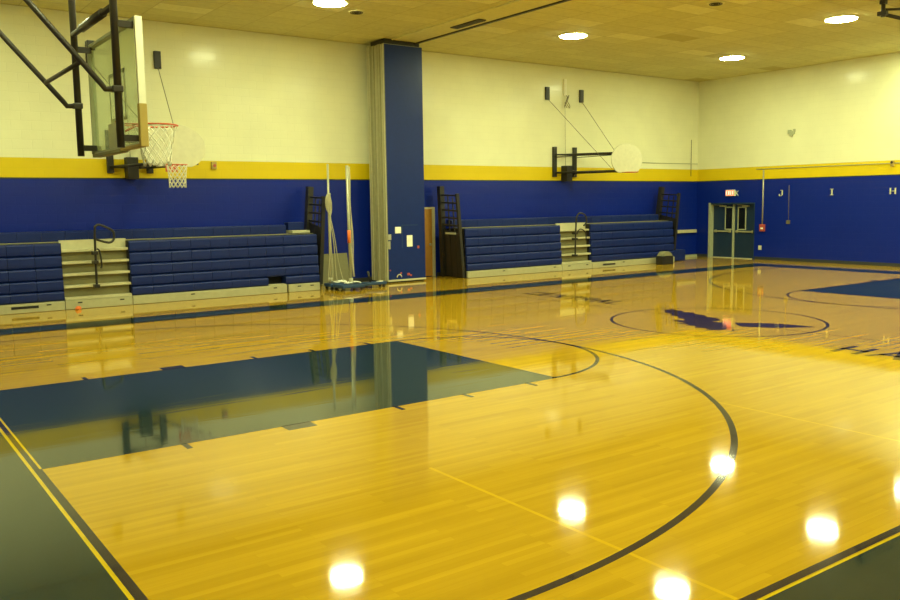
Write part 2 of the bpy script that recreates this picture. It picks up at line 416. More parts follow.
# ------------------------------------------------------------------ doors
d1 = bpy.data.objects.new('door_1', None); COL.objects.link(d1); d1.location = V((XR, 32.07, 0))*FT; d1['kind'] = 'structure'
X = XR
bm = nm(); box(bm, X-.05, DY1-.3, 0, X+.8, DY1, DZ); obj('door_frame', bm, M['greenish'], d1)
bm = nm(); box(bm, X-.05, DY0, 0, X+.8, DY0+.18, DZ); box(bm, X-.05, DY0+.18, DZ-.2, X+.8, DY1-.3, DZ); obj('door_frame', bm, M['doorp'], d1)
bm = nm(); box(bm, X+.45, 31.95, 0, X+.65, 32.2, DZ-.2); obj('mullion', bm, M['greenish'], d1)
bm = nm(); box(bm, X-.02, DY0, 0, X+.8, DY1, .06); obj('threshold', bm, M['beige'], d1)
for y0, y1, wy in ((DY0+.2, 31.93, 30.95), (32.22, DY1-.32, 32.75)):
    bm = nm(); box(bm, X+.55, y0, .08, X+.68, y1, DZ-.22)
    lf = obj('door_leaf', bm, M['doorp'], d1)
    bm = nm(); w0, w1, z0, z1 = wy-.45, wy+.45, 3.5, 6.0
    for q in ((w0-.13, z0-.13, w0, z1+.13), (w1, z0-.13, w1+.13, z1+.13), (w0, z0-.13, w1, z0), (w0, z1, w1, z1+.13)):
        box(bm, X+.5, q[0], q[1], X+.56, q[2], q[3])
    obj('window_frame', bm, M['greenish'], lf)
    bm = nm(); box(bm, X+.53, w0, z0, X+.56, w1, z1); obj('window_pane', bm, M['dkglass'], lf)
    bm = nm(); box(bm, X+.38, y0+.15, 3.1, X+.48, y1-.15, 3.28, .03); box(bm, X+.46, y0+.2, 3.02, X+.56, y0+.5, 3.36); box(bm, X+.46, y1-.5, 3.02, X+.56, y1-.2, 3.36)
    obj('push_bar', bm, M['beige2'], lf)
    bm = nm(); box(bm, X+.35, y0+.9, 6.12, X+.55, y0+1.8, 6.3); tube(bm, [(X+.4, y0+1.3, 6.3), (X+.15, y0+2, 6.36), (X+.3, y0+2.5, 6.38)], .04)
    obj('door_closer', bm, M['beige2'], lf)
# wooden door in back wall
d2 = bpy.data.objects.new('door_2', None); COL.objects.link(d2); d2.location = V((41.5, YB, 0))*FT; d2['kind'] = 'structure'
bm = nm(); box(bm, 40.25, YB-.10, .05, 42.82, YB, 6.5)
lf = obj('door_leaf', bm, M['woodd'], d2)
bm = nm(); tube(bm, [(42.5, YB-.1, 3.1), (42.5, YB-.28, 3.1)], .05); tube(bm, [(42.5, YB-.28, 3.0), (42.5, YB-.28, 3.2)], .1)
obj('door_knob', bm, M['steel'], lf)
bm = nm(); box(bm, 42.82, YB-.16, 0, 43.15, YB, 6.68); box(bm, 40.0, YB-.16, 0, 40.25, YB, 6.68); box(bm, 40.25, YB-.16, 6.5, 42.82, YB, 6.68)
obj('door_frame', bm, M['tread'], d2)

# ------------------------------------------------------------------ bleachers
RZ = [.66, 1.33, 2.11, 2.95, 3.80, 4.66]
def seat_row(parent, x0, x1, k, skip=None):
    z0, z1 = RZ[k]+.02, RZ[k+1]-.02; y0 = 32.60+.07*k
    prof = [(y0+.10, z0), (y0+.02, z0+.10), (y0, z0+.30), (y0, z1-.12), (y0+.03, z1-.04), (y0+.10, z1), (y0+.9, z1-.02), (y0+.9, z0)]
    n = max(1, round((x1-x0)/1.58)); w = (x1-x0)/n
    bm = nm()
    for i in range(n):
        a, b_ = x0+i*w+.012, x0+(i+1)*w-.012
        if skip and a > skip[0]-.4 and b_ < skip[1]+.4:
            obj('seat_row', bm, M['seat'], parent); bm = nm(); continue
        prism(bm, [(a, p[0], p[1]) for p in prof], (b_-a, 0, 0))
    return obj('seat_row', bm, M['seat'], parent)
def bleacher(label, x0, a0, a1, x1, skirt_gap=None, skip=None, bx1=None):
    t = thing('bleacher', label, 'bleachers', ((x0+x1)/2, 34.8, 0), 'folded wall bleachers')
    for k in range(5):
        seat_row(t, x0, a0, k); seat_row(t, a1, x1, k, skip if k == 0 else None)
    # skirt board
    segs = [(x0, a0), (a0+.02, a1-.02)] + ([(a1, skirt_gap-.06), (skirt_gap+.06, x1)] if skirt_gap else [(a1, x1)])
    for a, b_ in segs:
        bm = nm(); box(bm, a, 32.55, .02, b_-.02, 32.75, .60, .015)
        box(bm, a, 32.62, .60, b_-.02, 32.95, .645)
        sk = obj('skirt_board', bm, M['skirt'], t)
        for xx in ([a+.8, b_-.9] if b_-a < 8 else [a+(b_-a)*.35, b_-1.2]):
            bm = nm(); box(bm, xx, 32.53, .42, xx+.3, 32.56, .50); obj('hand_slot', bm, M['recess'], sk)
    for q in ((x0+.03, 33.6, a0-.02), (a1+.02, 33.6, x1-.03), (a0-.02, 34.3, a1+.02)):
        bm = nm(); box(bm, q[0], q[1], .05, q[2], 36.2, 4.6); obj('understructure', bm, M['recess'], t)
    # upper deck
    for q in ((x0, 33.5, a0), (a1, 33.5, x1), (a0, 34.0, a1)):
        bm = nm(); box(bm, q[0], q[1], 4.66, q[2], 35.0, 4.70); obj('deck', bm, M['grey'], t)
    # set-back top row
    bx = bx1 or x1; bm = nm(); n = round((bx-x0)/1.58); w = (bx-x0)/n
    for i in range(n):
        prism(bm, [(x0+i*w+.01, 35.0, 4.76), (x0+i*w+.01, 35.0, 5.32), (x0+i*w+.01, 35.08, 5.42), (x0+i*w+.01, 35.9, 5.42), (x0+i*w+.01, 35.9, 4.76)], (w-.02, 0, 0))
    obj('seat_row', bm, M['seat'], t, label='seat row set back at the top of the bleacher')
    # aisle steps
    for k in range(5):
        z = [.72, 1.55, 2.38, 3.22, 4.05][k]; yy = 32.66+.09*k
        bm = nm(); box(bm, a0+.03, yy, z-.06, a1-.03, yy+1.0, z+.12, .02); obj('step', bm, M['tread'], t)
        bm = nm(); box(bm, a0+.03, yy+.55, z+.12, a1-.03, yy+.62, z+.77); obj('step_riser', bm, M['riser'] if k < 4 else M['tread'], t)
    for xx in (a0+.01, a1-.05):
        bm = nm(); box(bm, xx, 33.0, .6, xx+.04, 34.2, 4.64); obj('aisle_side_panel', bm, M['recess'], t)
    for xx in (x0, x1-.04):
        bm = nm(); prism(bm, [(xx-.03, 32.75, .02), (xx-.03, 36.2, .02), (xx-.03, 36.2, 4.6), (xx-.03, 33.1, 4.6), (xx-.03, 32.78, .7)], (.05, 0, 0)); obj('end_panel', bm, M['blackmetal'], t)
    return t
def handrail(t, pts, small, brk):
    bm = nm()
    def smooth(p):
        out = []
        for i in range(len(p)-1):
            for k in range(6):
                u = k/6
                P0 = V(p[max(i-1,0)]); P1 = V(p[i]); P2 = V(p[i+1]); P3 = V(p[min(i+2,len(p)-1)])
                out.append(.5*((2*P1)+(P2-P0)*u+(2*P0-5*P1+4*P2-P3)*u*u+(3*P1-P0-3*P2+P3)*u**3))
        return out+[V(p[-1])]
    tube(bm, smooth(pts), .085, 10)
    h = obj('handrail', bm, M['blackmetal'], t)
    bm = nm(); tube(bm, smooth(small), .06, 8); obj('lower_loop', bm, M['blackmetal'], h)
    for z in brk:
        bm = nm(); box(bm, pts[0][0]-.18, 32.2, z-.12, pts[0][0]+.18, 32.75, z+.12, .03); obj('rail_bracket', bm, M['blackmetal'], h)
BL = bleacher('folded blue bleacher on the left, one seat missing from its bottom row', -1.6, 8.6, 13.2, 28.35, 25.45, (23.8, 25.35), 26.6)
handrail(BL, [(10.72,32.4,1.5),(10.75,32.4,3.5),(10.78,32.35,5.45),(10.86,32.3,5.78),(11.1,32.3,5.87),(11.6,32.3,5.66),(11.98,32.3,5.42),(12.06,32.3,5.1),(12.0,32.3,4.78),(11.75,32.3,4.6),(11.3,32.3,4.68),(10.85,32.3,4.85)],
         [(10.85,32.3,4.2),(11.0,32.3,4.05),(11.08,32.3,3.6),(11.1,32.3,3.0),(11.02,32.3,2.8)], (1.55, 3.25, 3.9))
bm = nm(); box(bm, 26.75, 34.9, 4.96, 28.2, 35.7, 5.62, .06); obj('seat_block', bm, M['seat'], BL, label='single blue seat block standing higher than its row')
bm = nm(); box(bm, 26.7, 34.0, 4.75, 28.3, 35.6, 4.95, .02); obj('seat_block_base', bm, M['tread'], BL)
bm = nm(); box(bm, 23.8, 32.68, .66, 25.4, 33.4, .72); obj('exposed_ledge', bm, M['tread'], BL)
bm = nm(); box(bm, 5.19, 32.53, .30, 6.9, 32.56, .47); obj('skirt_grille', bm, M['recess'], BL)
BR = bleacher('folded blue bleacher between the folding partition and the far corner', 43.75, 55.85, 60.15, 73.3)
handrail(BR, [(57.5,32.4,1.4),(57.55,32.4,3.5),(57.6,32.35,5.2),(57.7,32.3,5.6),(57.95,32.3,5.83),(58.4,32.3,5.8),(58.85,32.3,5.55),(59.02,32.3,5.0),(58.85,32.3,4.7),(58.6,32.3,4.55)],
         [(57.65,32.3,3.7),(57.8,32.3,4.0),(58.15,32.3,4.2),(58.6,32.3,4.05),(58.92,32.3,3.7),(58.96,32.3,3.0)], (1.5, 3.2, 3.8))
bm = nm(); box(bm, 61.7, 32.53, .25, 63.6, 32.56, .42); obj('skirt_grille', bm, M['recess'], BR)
bm = nm(); box(bm, 73.35, 33.2, 0.05, 76.0, 36.3, 1.3, .08); obj('low_end_platform', bm, M['seat'], BR)

def end_rail(t, f0, f1, r0, r1, infill, rungs, lab=None):
    """folded guard rail: front post f0->f1, rear post r0->r1"""
    f0, f1, r0, r1 = map(V, (f0, f1, r0, r1))
    at = lambda a, b_, z: a + (b_-a)*((z-a.z)/(b_.z-a.z))
    bm = nm(); beam(bm, f0, f1, .26, .30); g_ = obj('guard_rail', bm, M['blackmetal'], t)
    bm = nm(); beam(bm, r0, r1, .5, .5); obj('rear_post', bm, M['blackmetal'], g_)
    n = (f0-r0).normalized()
    bm = nm()
    for z in rungs: beam(bm, at(f0, f1, z), at(r0, r1, z+.12), .15)
    # inner nested rail set, slightly smaller
    for s in (.28, .56):
        a = f0.lerp(r0, s); b_ = f1.lerp(r1, s); b_.z -= .55
        beam(bm, a, b_, .10)
    obj('rail_bar', bm, M['blackmetal'], g_)
    bm = nm(); a, b_, c, d = at(f0, f1, f0.z+.1), at(r0, r1, max(r0.z+.1, .2)), at(r0, r1, infill), at(f0, f1, infill-.5)
    prism(bm, [a, b_, c, d], (.06, 0, 0)); obj('infill_panel', bm, M['blackmetal'], g_)
    if lab:
        bm = nm(); p = at(f0, f1, lab); q = at(r0, r1, lab); a = p.lerp(q, .18); b_ = p.lerp(q, .75)
        o_ = V((-.12, 0, 0)); beam(bm, a+o_, b_+o_, .05, .18); obj('cream_strip', bm, M['beige'], g_, label='pale cream strip')
    return g_
end_rail(BL, (28.62,33.0,.45), (29.15,33.0,7.75), (28.75,36.1,.1), (29.42,36.0,8.6), 5.6, (5.6, 6.3, 7.0, 7.6))
end_rail(BR, (43.45,32.85,.05), (42.80,32.8,7.9), (43.55,36.1,.05), (43.2,36.0,8.65), 4.6, (4.9, 5.6, 6.3, 7.0, 7.7), 4.2)
end_rail(BR, (73.7,33.0,1.35), (74.42,33.0,7.8), (74.0,36.1,1.35), (75.0,36.0,8.57), 5.4, (5.5, 6.2, 6.9, 7.6))

# ------------------------------------------------------------------ folding partition (stacked panels)
t = thing('folding_partition', 'tall folded partition wall of stacked panels with a blue front face', 'partition wall', (37.6, 35.2, 0))
for k in range(5):
    y0 = 33.5 + k*.5
    x0, x1 = 35.62-(.10 if k in (1, 3) else 0)-(.2 if k > 3 else 0), 39.62
    bm = nm(); box(bm, x0, y0+.03, .16, x1, y0+.45, 20.85)
    p = obj('panel', bm, M['beige2'], t, label='panel with a beige metal edge')
    if k == 0:
        bm = nm(); box(bm, 35.68, y0-.02, .30, 39.60, y0+.03, 20.8); obj('blue_face', bm, M['panelblue'], p, label='blue painted face')
        bm = nm(); box(bm, 35.6, y0-.04, .14, 39.64, y0+.06, .30); obj('kick_rail', bm, M['beige'], p)
    bm = nm(); box(bm, x0-.06, y0+.04, .2, x0, y0+.10, 20.8); box(bm, x0-.06, y0+.38, .2, x0, y0+.43, 20.8)
    obj('edge_trim', bm, M['beige'] if k % 2 == 0 else M['beige2'], p)
    bm = nm(); box(bm, x0+.1, y0+.1, .02, x1-.1, y0+.4, .16); obj('floor_seal', bm, M['blackmetal'], p)
bm = nm(); box(bm, 35.75, 33.6, 20.85, 39.4, 35.9, 21.28); obj('gap_shadow_block', bm, M['blackmetal'], t)  # black block put in as the dark shadow gap below the ceiling
bm = nm(); box(bm, 35.62, 33.40, 3.85, 35.95, 33.48, 4.35, .02); box(bm, 35.62, 33.40, 3.05, 35.85, 33.48, 3.75, .02); obj('latch_plate', bm, M['steel'], t)
bm = nm(); box(bm, 36.38, 33.42, 4.42, 37.0, 33.48, 5.0, .03); obj('wall_switch_plate', bm, M['paper'], t)
bm = nm(); box(bm, 37.1, 33.465, 5.10, 38.8, 33.485, 5.15); box(bm, 37.1, 33.465, 3.1, 37.16, 33.485, 5.15); obj('recess_outline', bm, M['cart'], t)  # thin strips draw the outline of a pass-door recess
bm = nm(); box(bm, 38.75, 33.46, 3.0, 38.95, 33.48, 3.25); obj('small_plate', bm, M['red'], t)
bm = nm()
tube(bm, [(36.75+.24*math.cos(a), 33.47, .48+.26*math.sin(a)) for a in [math.pi*k/10 for k in range(11)]], .05, 6); obj('pale_scuff_mark', bm, M['beige'], t)
bm = nm()
for (x, z, r) in ((37.75,.72,.13),(38.0,.6,.1),(36.95,.85,.08),(35.8,1.15,.07)): box(bm, x-r, 33.465, z-r*.8, x+r, 33.482, z+r*.8, .005)
obj('red_scuff_mark', bm, M['red'], t)
bm = nm(); box(bm, 37.62, 33.455, 3.20, 38.22, 33.472, 4.22)
tag(obj('notice_paper', bm, M['paper'], origin=(37.9, 33.46, 3.2)), 'blank white notice sheet taped to the blue partition face', 'notice')

# ------------------------------------------------------------------ volleyball equipment
def wheel(t, x, y):
    bm = nm(); tube(bm, [(x, y-.06, .13), (x, y+.06, .13)], .13, 14); obj('wheel', bm, M['blackmetal'], t)
def cart(t, x0, y0, x1, y1):
    bm = nm(); box(bm, x0, y0, .24, x1, y1, .52, .07); b_ = obj('base', bm, M['cart'], t)
    for sx in (x0+.2, x1-.2):
        for sy in (y0+.15, y1-.15): wheel(b_, sx, sy)
def vpole(foot, top, cartr, label, wrapped):
    fx, fy = foot; tx, tz = top
    at = lambda z: fx+(tx-fx)*z/tz
    t = thing('volleyball_post', label, 'volleyball post', (fx, fy, 0), 'volleyball posts on wheeled bases')
    bm = nm(); tube(bm, [(fx, fy, .5), (tx, fy, tz)], .085 if wrapped else .12, 12); obj('post', bm, M['steel'], t)
    cart(t, *cartr)
    bm = nm(); tube(bm, [(fx, fy, .5), (fx, fy, 1.0)], .17, 12); obj('socket', bm, M['steel'], t)
    if wrapped:
        bm = nm()
        for j in range(5):
            pts = []
            for k in range(40):
                u = k/39; z = 8.0-u*7.3
                sp = (.05, -.12, -.35, .55, 1.15)[j]*max(0, (u-.3))*1.3
                pts.append((at(z)+sp+.05*math.sin(9*u+j), fy-.18-.1*u+.05*math.cos(5*u+j*2), z))
            tube(bm, pts, .038, 5)
        for j in range(6):
            tube(bm, [(at(7)+.17*math.sin(a)*(1+.1*j), fy-.2+.05*j, 6.9+.75*math.cos(a)+.06*j) for a in [2*math.pi*k/20 for k in range(20)]], .035, 5, closed=True)
        obj('rope_bundle', bm, M['rope'], t)
    else:
        bm = nm()
        for j in range(3):
            tube(bm, [(at(z)+.10+.05*j*(10.4-z)/5+.05*math.sin(z*1.3+j), fy-.14, z) for z in [10.1-.5*k for k in range(19)]], .035, 5)
        obj('strap', bm, M['rope'], t)
        bm = nm(); tube(bm, [(at(3.9), fy, 3.9), (at(4.95), fy, 4.95)], .16, 12); obj('red_tape', bm, M['scrap'], t, label='red taped band')
    bm = nm()
    for j in range(5):
        a0 = random.random()*6; r = .22+.08*j
        tube(bm, [((cartr[0]+cartr[2])/2+.3+r*math.cos(a0+k*.4)*1.5, (cartr[1]+cartr[3])/2+r*math.sin(a0+k*.4)*.7, .62+.05*math.sin(k+j)) for k in range(8)], .05, 6)
    obj('loose_strap', bm, M['paper'], t)
vpole((29.25, 32.4), (29.3, 10.38), (28.9, 31.75, 30.3, 32.95), 'pale volleyball post with a coiled rope bundle, right of the left bleacher', True)
vpole((30.3, 30.8), (30.2, 10.2), (29.0, 29.9, 31.1, 31.5), 'pale volleyball post with a red taped band, left of the partition', False)
t = thing('volleyball_anchor', 'empty blue wheeled volleyball cart beside the foot of the folding partition', 'volleyball post base', (32.7, 31.4, 0))
bm = nm(); box(bm, 31.7, 30.95, .22, 33.9, 31.9, .48, .08); obj('base', bm, M['cart'], t)
for sx in (31.95, 33.65):
    for sy in (31.1, 31.75): wheel(t, sx, sy)
bm = nm(); tube(bm, [(32.5, 31.4, .46), (32.3, 31.45, 1.4)], .1, 10); obj('socket', bm, M['blackmetal'], t)
bm = nm(); beam(bm, (33.0, 31.2, .5), (33.6, 31.2, .51), .2, .08); obj('strap', bm, M['paper'], t)
bm = nm(); prism(bm, [(30.45, 36.35, .0), (30.45, 36.95, 2.7), (30.45, 37.05, 2.68), (30.45, 36.55, .0)], (2.95, 0, 0))
bmesh.ops.bevel(bm, geom=bm.edges[:], offset=.02, segments=1, affect='EDGES')
tag(obj('gym_mat', bm, M['grey'], origin=(31.9, 36.5, 0)), 'olive grey rectangular board leaning on the blue wall behind the volleyball posts', 'mat')

# ------------------------------------------------------------------ basketball goals
def ring_net(parent, c, r, tube_r, zlen, rb, dirv, plate=True):
    cx, cy, cz = c
    bm = nm(); tube(bm, [(cx+r*math.cos(2*math.pi*k/40), cy+r*math.sin(2*math.pi*k/40), cz) for k in range(40)], tube_r, 8, closed=True)
    d = V(dirv); s = V((-d.y, d.x, 0))
    bk = V(c)-d*(r+.5)
    for q in (-1, 1):
        tube(bm, [bk+s*.28*q+V((0,0,-.02)), V(c)-d*r*.75+s*.45*q*1.1], tube_r*.8, 6)
        tube(bm, [bk+s*.2*q+V((0,0,-.35)), V(c)-d*r*.8+s*.35*q], tube_r*.7, 6)
    rim = obj('rim', bm, M['orange'], parent)
    bm = nm(); p = bk-d*.02
    e = s*.42; a = [p+e+V((0,0,.12)), p-e+V((0,0,.12)), p-e+V((0,0,-.45)), p+e+V((0,0,-.45))]
    prism(bm, a, d*.06); obj('rim_plate', bm, M['orange'], rim)
    bm = nm(); n = 12; rows = 7
    def pt(k, j):
        u = j/rows; rr = r*.98*(1-u)+rb*u - .05*math.sin(u*math.pi); a = 2*math.pi*k/n
        return V((cx+rr*math.cos(a), cy+rr*math.sin(a), cz-zlen*u))
    for sgn in (1, -1):
        for k in range(n): tube(bm, [pt(k+sgn*.5*j, j) for j in range(rows+1)], .022, 5)
    obj('net', bm, M['net'], rim)
    return rim

HX = 4.12
t = thing('basketball_goal', 'ceiling-hung basketball goal with a glass backboard on dark steel masts, nearest on the left', 'basketball goal', (HX-.6, .1, 9), 'full-size court goals')
for y in (-2.6, 2.75):
    bm = nm(); tube(bm, [(3.5, y, 8.95), (3.5, y, H-.05)], .118, 14); mst = obj('mast', bm, M['darkmetal'], t)
    for z in (9.25, 12.78):
        bm = nm(); beam(bm, (3.48, y, z), (HX-.06, y, z), .14, .20); obj('board_bracket', bm, M['darkmetal'], mst)
    bm = nm(); tube(bm, [(3.48, y, 10.76), (3.12, y, 10.74), (3.0, y, 10.9), (-5.9, y, 21.25)], .092, 12); br_ = obj('diagonal_brace', bm, M['darkmetal'], t)
    bm = nm(); box(bm, 3.32, y-.16, 10.66, 3.64, y+.16, 10.86, .03); obj('clamp', bm, M['darkmetal'], br_)
bm = nm(); tube(bm, [(2.45, -2.6, 11.52), (2.45, 2.75, 11.52)], .075, 10); obj('cross_bar', bm, M['darkmetal'], t)
bm = nm(); tube(bm, [(3.48, -2.6, 13.3), (3.48, 2.75, 13.3)], .10, 10); tube(bm, [(3.48, -1.4, 13.3), (3.48, 1.4, 13.3)], .15, 10); obj('cross_bar', bm, M['darkmetal'], t)
bm = nm(); box(bm, HX, -2.84, 9.05, HX+.05, 3.1, 12.95)
bb = obj('backboard', bm, M['glass'], t)
bm = nm()
for q in ((-2.98, 9.0, 3.18, 9.12), (-2.84, 12.9, 3.18, 13.0), (3.06, 9.0, 3.18, 13.0)): box(bm, HX-.1, q[0], q[1], HX+.12, q[2], q[3])
obj('frame', bm, M['greenish'], bb)
bm = nm(); box(bm, HX-.10, -3.0, 10.3, HX+.12, -2.84, 13.0); obj('frame', bm, M['white'], bb, label='pale near edge of the frame')
bm = nm(); box(bm, HX-.12, -3.04, 8.97, HX+.13, -2.80, 10.32, .03); box(bm, HX-.12, -2.8, 8.97, HX+.13, -.6, 9.08, .03); obj('corner_padding', bm, M['gold'], bb)
bm = nm(); box(bm, HX-.14, -.6, 8.93, HX+.16, 3.1, 9.05, .02); box(bm, HX-.14, 2.95, 9.05, HX+.16, 3.2, 9.35, .02); obj('bottom_padding', bm, M['grey'], bb)
bm = nm(); w = .15
for q in ((-1, 10.0, -1+w, 11.7), (1-w, 10.0, 1, 11.7), (-1, 11.7-w, 1, 11.7), (-1, 10.0, 1, 10.0+w)): box(bm, HX+.05, q[0], q[1], HX+.058, q[2], q[3])
obj('target_square', bm, M['white'], bb)
bm = nm(); box(bm, HX-.12, -.5, 9.12, HX+.10, .75, 9.95); obj('mount_plate', bm, M['greenish'], bb)
bm = nm(); tube(bm, [(3.5, -2.6, 9.6), (HX-.1, -.3, 9.7)], .05, 8); obj('mount_strut', bm, M['darkmetal'], t)
bm = nm(); box(bm, HX-.13, 2.95, 12.85, HX+.15, 3.3, 13.2, .03); obj('corner_clamp', bm, M['blackmetal'], bb)
ring_net(t, (5.43, .05, 9.93), .75, .032, 1.42, .46, (1, 0, 0))

# far goal folded up under the ceiling
t = thing('basketball_goal', 'far basketball goal folded up under the ceiling at the top right corner', 'basketball goal', (66, 0, H), 'full-size court goals')
for y in (-2.2, 2.2):
    bm = nm(); tube(bm, [(59.0, y, 20.25), (73.0, y, 20.25)], .135, 12); mst = obj('mast', bm, M['darkmetal'], t)
    bm = nm(); tube(bm, [(58.9, y, 20.05), (58.9, y, 21.15)], .15, 12); box(bm, 58.7, y-.3, 20.15, 59.1, y+.35, 20.45, .04); box(bm, 58.7, y-.2, 20.95, 59.1, y+.2, 21.25, .03); obj('end_stub', bm, M['darkmetal'], mst)
    bm = nm(); tube(bm, [(59.1, y, 20.6), (64, y, 21.25)], .09, 10); obj('diagonal_brace', bm, M['darkmetal'], t)
    bm = nm(); tube(bm, [(72.8, y, 20.25), (72.8, y, 21.25)], .12, 10); obj('hanger', bm, M['darkmetal'], t)
bm = nm(); box(bm, 64.5, -3, 19.9, 68.5, 3, 19.96); fb = obj('backboard', bm, M['glass'], t)
bm = nm()
for q in ((64.4,-3.1,68.6,-2.98),(64.4,2.98,68.6,3.1),(64.4,-3,64.52,3),(68.48,-3,68.6,3)): box(bm, q[0], q[1], 19.85, q[2], q[3], 20.1)
obj('frame', bm, M['greenish'], fb)
bm = nm(); tube(bm, [(66+.75*math.cos(2*math.pi*k/32), 0, 19.0+.75*math.sin(2*math.pi*k/32)) for k in range(32)], .032, 8, closed=True); beam(bm, (66, 0, 19.75), (66, 0, 19.9), .3); obj('rim', bm, M['orange'], t)

def side_goal(cx, label, ends, half=2.25, wx=None):
    """wall-mounted fan board goal; cx board centre, wx centre of wall plates"""
    YBd = 31.0
    t = thing('side_basketball_goal', label, 'basketball goal', (wx, YB, 9.2), 'wall-mounted side goals')
    # fan shaped board
    bm = nm(); pts = []
    for k in range(41):
        a = math.radians(-58 + 296*k/40)
        pts.append((cx+2.35*math.cos(a), YBd, max(9.93, 11.3+1.66*math.sin(a))))
    prism(bm, pts, (0, .09, 0)); bmesh.ops.bevel(bm, geom=[e for e in bm.edges if abs(e.verts[0].co.y-e.verts[1].co.y) < 1e-6], offset=.02, segments=1, affect='EDGES')
    bd = obj('backboard', bm, M['fan'], t)
    bm = nm()
    for z in (10.15, 12.0): beam(bm, (cx-1.8, YBd+.17, z), (cx+1.8, YBd+.17, z), .15)
    obj('back_brace', bm, M['darkmetal'], bd)
    for s in (-1, 1):
        wxp = wx+s*1.47
        bm = nm(); box(bm, wxp-.24, YB-.25, 9.66, wxp+.24, YB, 12.85, .02); pl = obj('wall_upright', bm, M['blackmetal'], t)
        bm = nm(); box(bm, wx-.0+s*2.49-.26, YB-.2, 17.7, wx+s*2.49+.26, YB, 19.03, .02); up = obj('cable_anchor', bm, M['blackmetal'], t)
        bx = cx+s*1.5
        bm = nm(); tube(bm, [(wxp, YB-.25, 12.0), (bx, YBd+.2, 12.0)], .075, 10); tube(bm, [(wxp, YB-.25, 11.75), (bx, YBd+.2, 12.0)], .04, 8)
        obj('upper_arm', bm, M['blackmetal'], t)
        bm = nm(); tube(bm, [(wxp, YB-.25, 10.1), (bx, YBd+.2, 10.15)], .10, 10); obj('lower_arm', bm, M['blackmetal'], t)
        bm = nm(); tube(bm, [(wx+s*2.49, YB-.15, 17.8), ends[(s+1)//2]], .028, 6); obj('stay_cable', bm, M['cable'], up)
    bm = nm(); tube(bm, [(wx-1.47, YB-.3, 12.0), (wx+1.47, YB-.3, 12.0)], .06, 8); tube(bm, [(wx-1.47, YB-.3, 10.1), (wx+1.47, YB-.3, 10.1)], .09, 8); obj('cross_bar', bm, M['blackmetal'], t)
    bm = nm(); tube(bm, [(wx-1.2, YB-.5, 12.0), (cx+1.3, YBd+.4, 12.0)], .05, 8); tube(bm, [(wx+1.2, YB-.5, 12.0), (cx-1.3, YBd+.4, 12.0)], .05, 8); obj('scissor_brace', bm, M['darkmetal'], t)
    bm = nm(); box(bm, wx-.42, YB-.9, 9.2, wx+.42, YB, 10.85, .05); wb = obj('winch_box', bm, M['blackmetal'], t)
    bm = nm(); tube(bm, [(wx+.42, YB-.6, 10.2), (wx+.8, YB-.6, 10.2)], .22, 12); obj('winch_drum', bm, M['darkmetal'], wb)
    bm = nm(); tube(bm, [(wx, YB-.25, 10.85), (wx-.05, YB-.2, 17.6)], .018, 5); obj('pull_cord', bm, M['cable'], wb)
    return t
sg = side_goal(16.2, 'wall-mounted basketball goal with a cream fan board and white net, behind the glass goal', ((14.9, 31.3, 12.1), (16.55, 31.3, 12.1)), wx=14.75)
ring_net(sg, (15.95, 29.75, 10.0), .72, .032, 1.6, .58, (0, -1, 0))
sg = side_goal(63.6, 'wall-mounted basketball goal with a cream fan board and no net, above the right bleacher', ((61.7, 31.3, 10.3), (62.0, 31.3, 12.2)), wx=60.35)
bm = nm()
c = (63.0, 29.9, 9.95); tube(bm, [(c[0]+.75*math.cos(2*math.pi*k/40), c[1]+.75*math.sin(2*math.pi*k/40), c[2]) for k in range(40)], .032, 8, closed=True)
tube(bm, [(62.8, 31, 9.98), (62.8, 30.6, 9.95)], .03, 6); tube(bm, [(63.2, 31, 9.98), (63.2, 30.6, 9.95)], .03, 6)
obj('rim', bm, M['orange'], sg)
# pulley box with tangled rope above right side goal
t = thing('rope_pulley', 'white pulley strip with a tangled rope high on the wall above the right side goal', 'pulley', (60.4, YB, 18.3))
bm = nm(); box(bm, 60.2, YB-.2, 18.3, 60.6, YB, 20.0, .02); obj('mount_strip', bm, M['paper'], t)
bm = nm()
for j in range(4): tube(bm, [(60.4+.1*j+.25*math.sin(k*.9+j), YB-.3, 18.3-.22*k) for k in range(7)], .035, 5)
obj('rope', bm, M['cable'], t)

# ------------------------------------------------------------------ wall fittings
X = XR
bm_t = None
t = thing('exit_sign', 'lit red exit sign above the double doors', 'exit sign', (X-.1, 32.18, 7.4))
bm = nm(); box(bm, X-.22, 31.57, 7.42, X, 32.79, 8.14, .02); obj('housing', bm, M['white'], t)
bm = nm(); box(bm, X-.235, 31.62, 7.47, X-.22, 32.74, 8.09); obj('sign_face', bm, M['exit'], t)
GL = {'E':[(0,0,0,1),(0,1,1,1),(0,.5,.8,.5),(0,0,1,0)],'X':[(0,0,1,1),(0,1,1,0)],'I':[(.5,0,.5,1)],'T':[(.5,0,.5,1),(0,1,1,1)],
      'K':[(0,0,0,1),(0,.4,.9,1),(.3,.6,.9,0)],'J':[(.9,1,.9,.15),(.9,.15,.6,0),(.6,0,.15,0),(.15,0,0,.3),(.4,1,1,1)],'H':[(0,0,0,1),(1,0,1,1),(0,.5,1,.5)],
      'i':[(.5,0,.5,1),(.1,1,.9,1),(.1,0,.9,0)]}
def wall_glyph(bm, ch, x, yc, zc, w, h, th, d):
    for a, b_, c, e in GL[ch]:
        beam(bm, (x, yc+w/2-a*w, zc-h/2+b_*h), (x, yc+w/2-c*w, zc-h/2+e*h), th, d) if abs(a-c) < 1e-6 or True else None
bm = nm()
for i, ch in enumerate('EXIT'): wall_glyph(bm, ch, X-.24, 32.58-i*.27, 7.78, .16, .40, .045, .02 if ch != 'q' else .02)
obj('sign_letters', bm, M['exitw'], t)
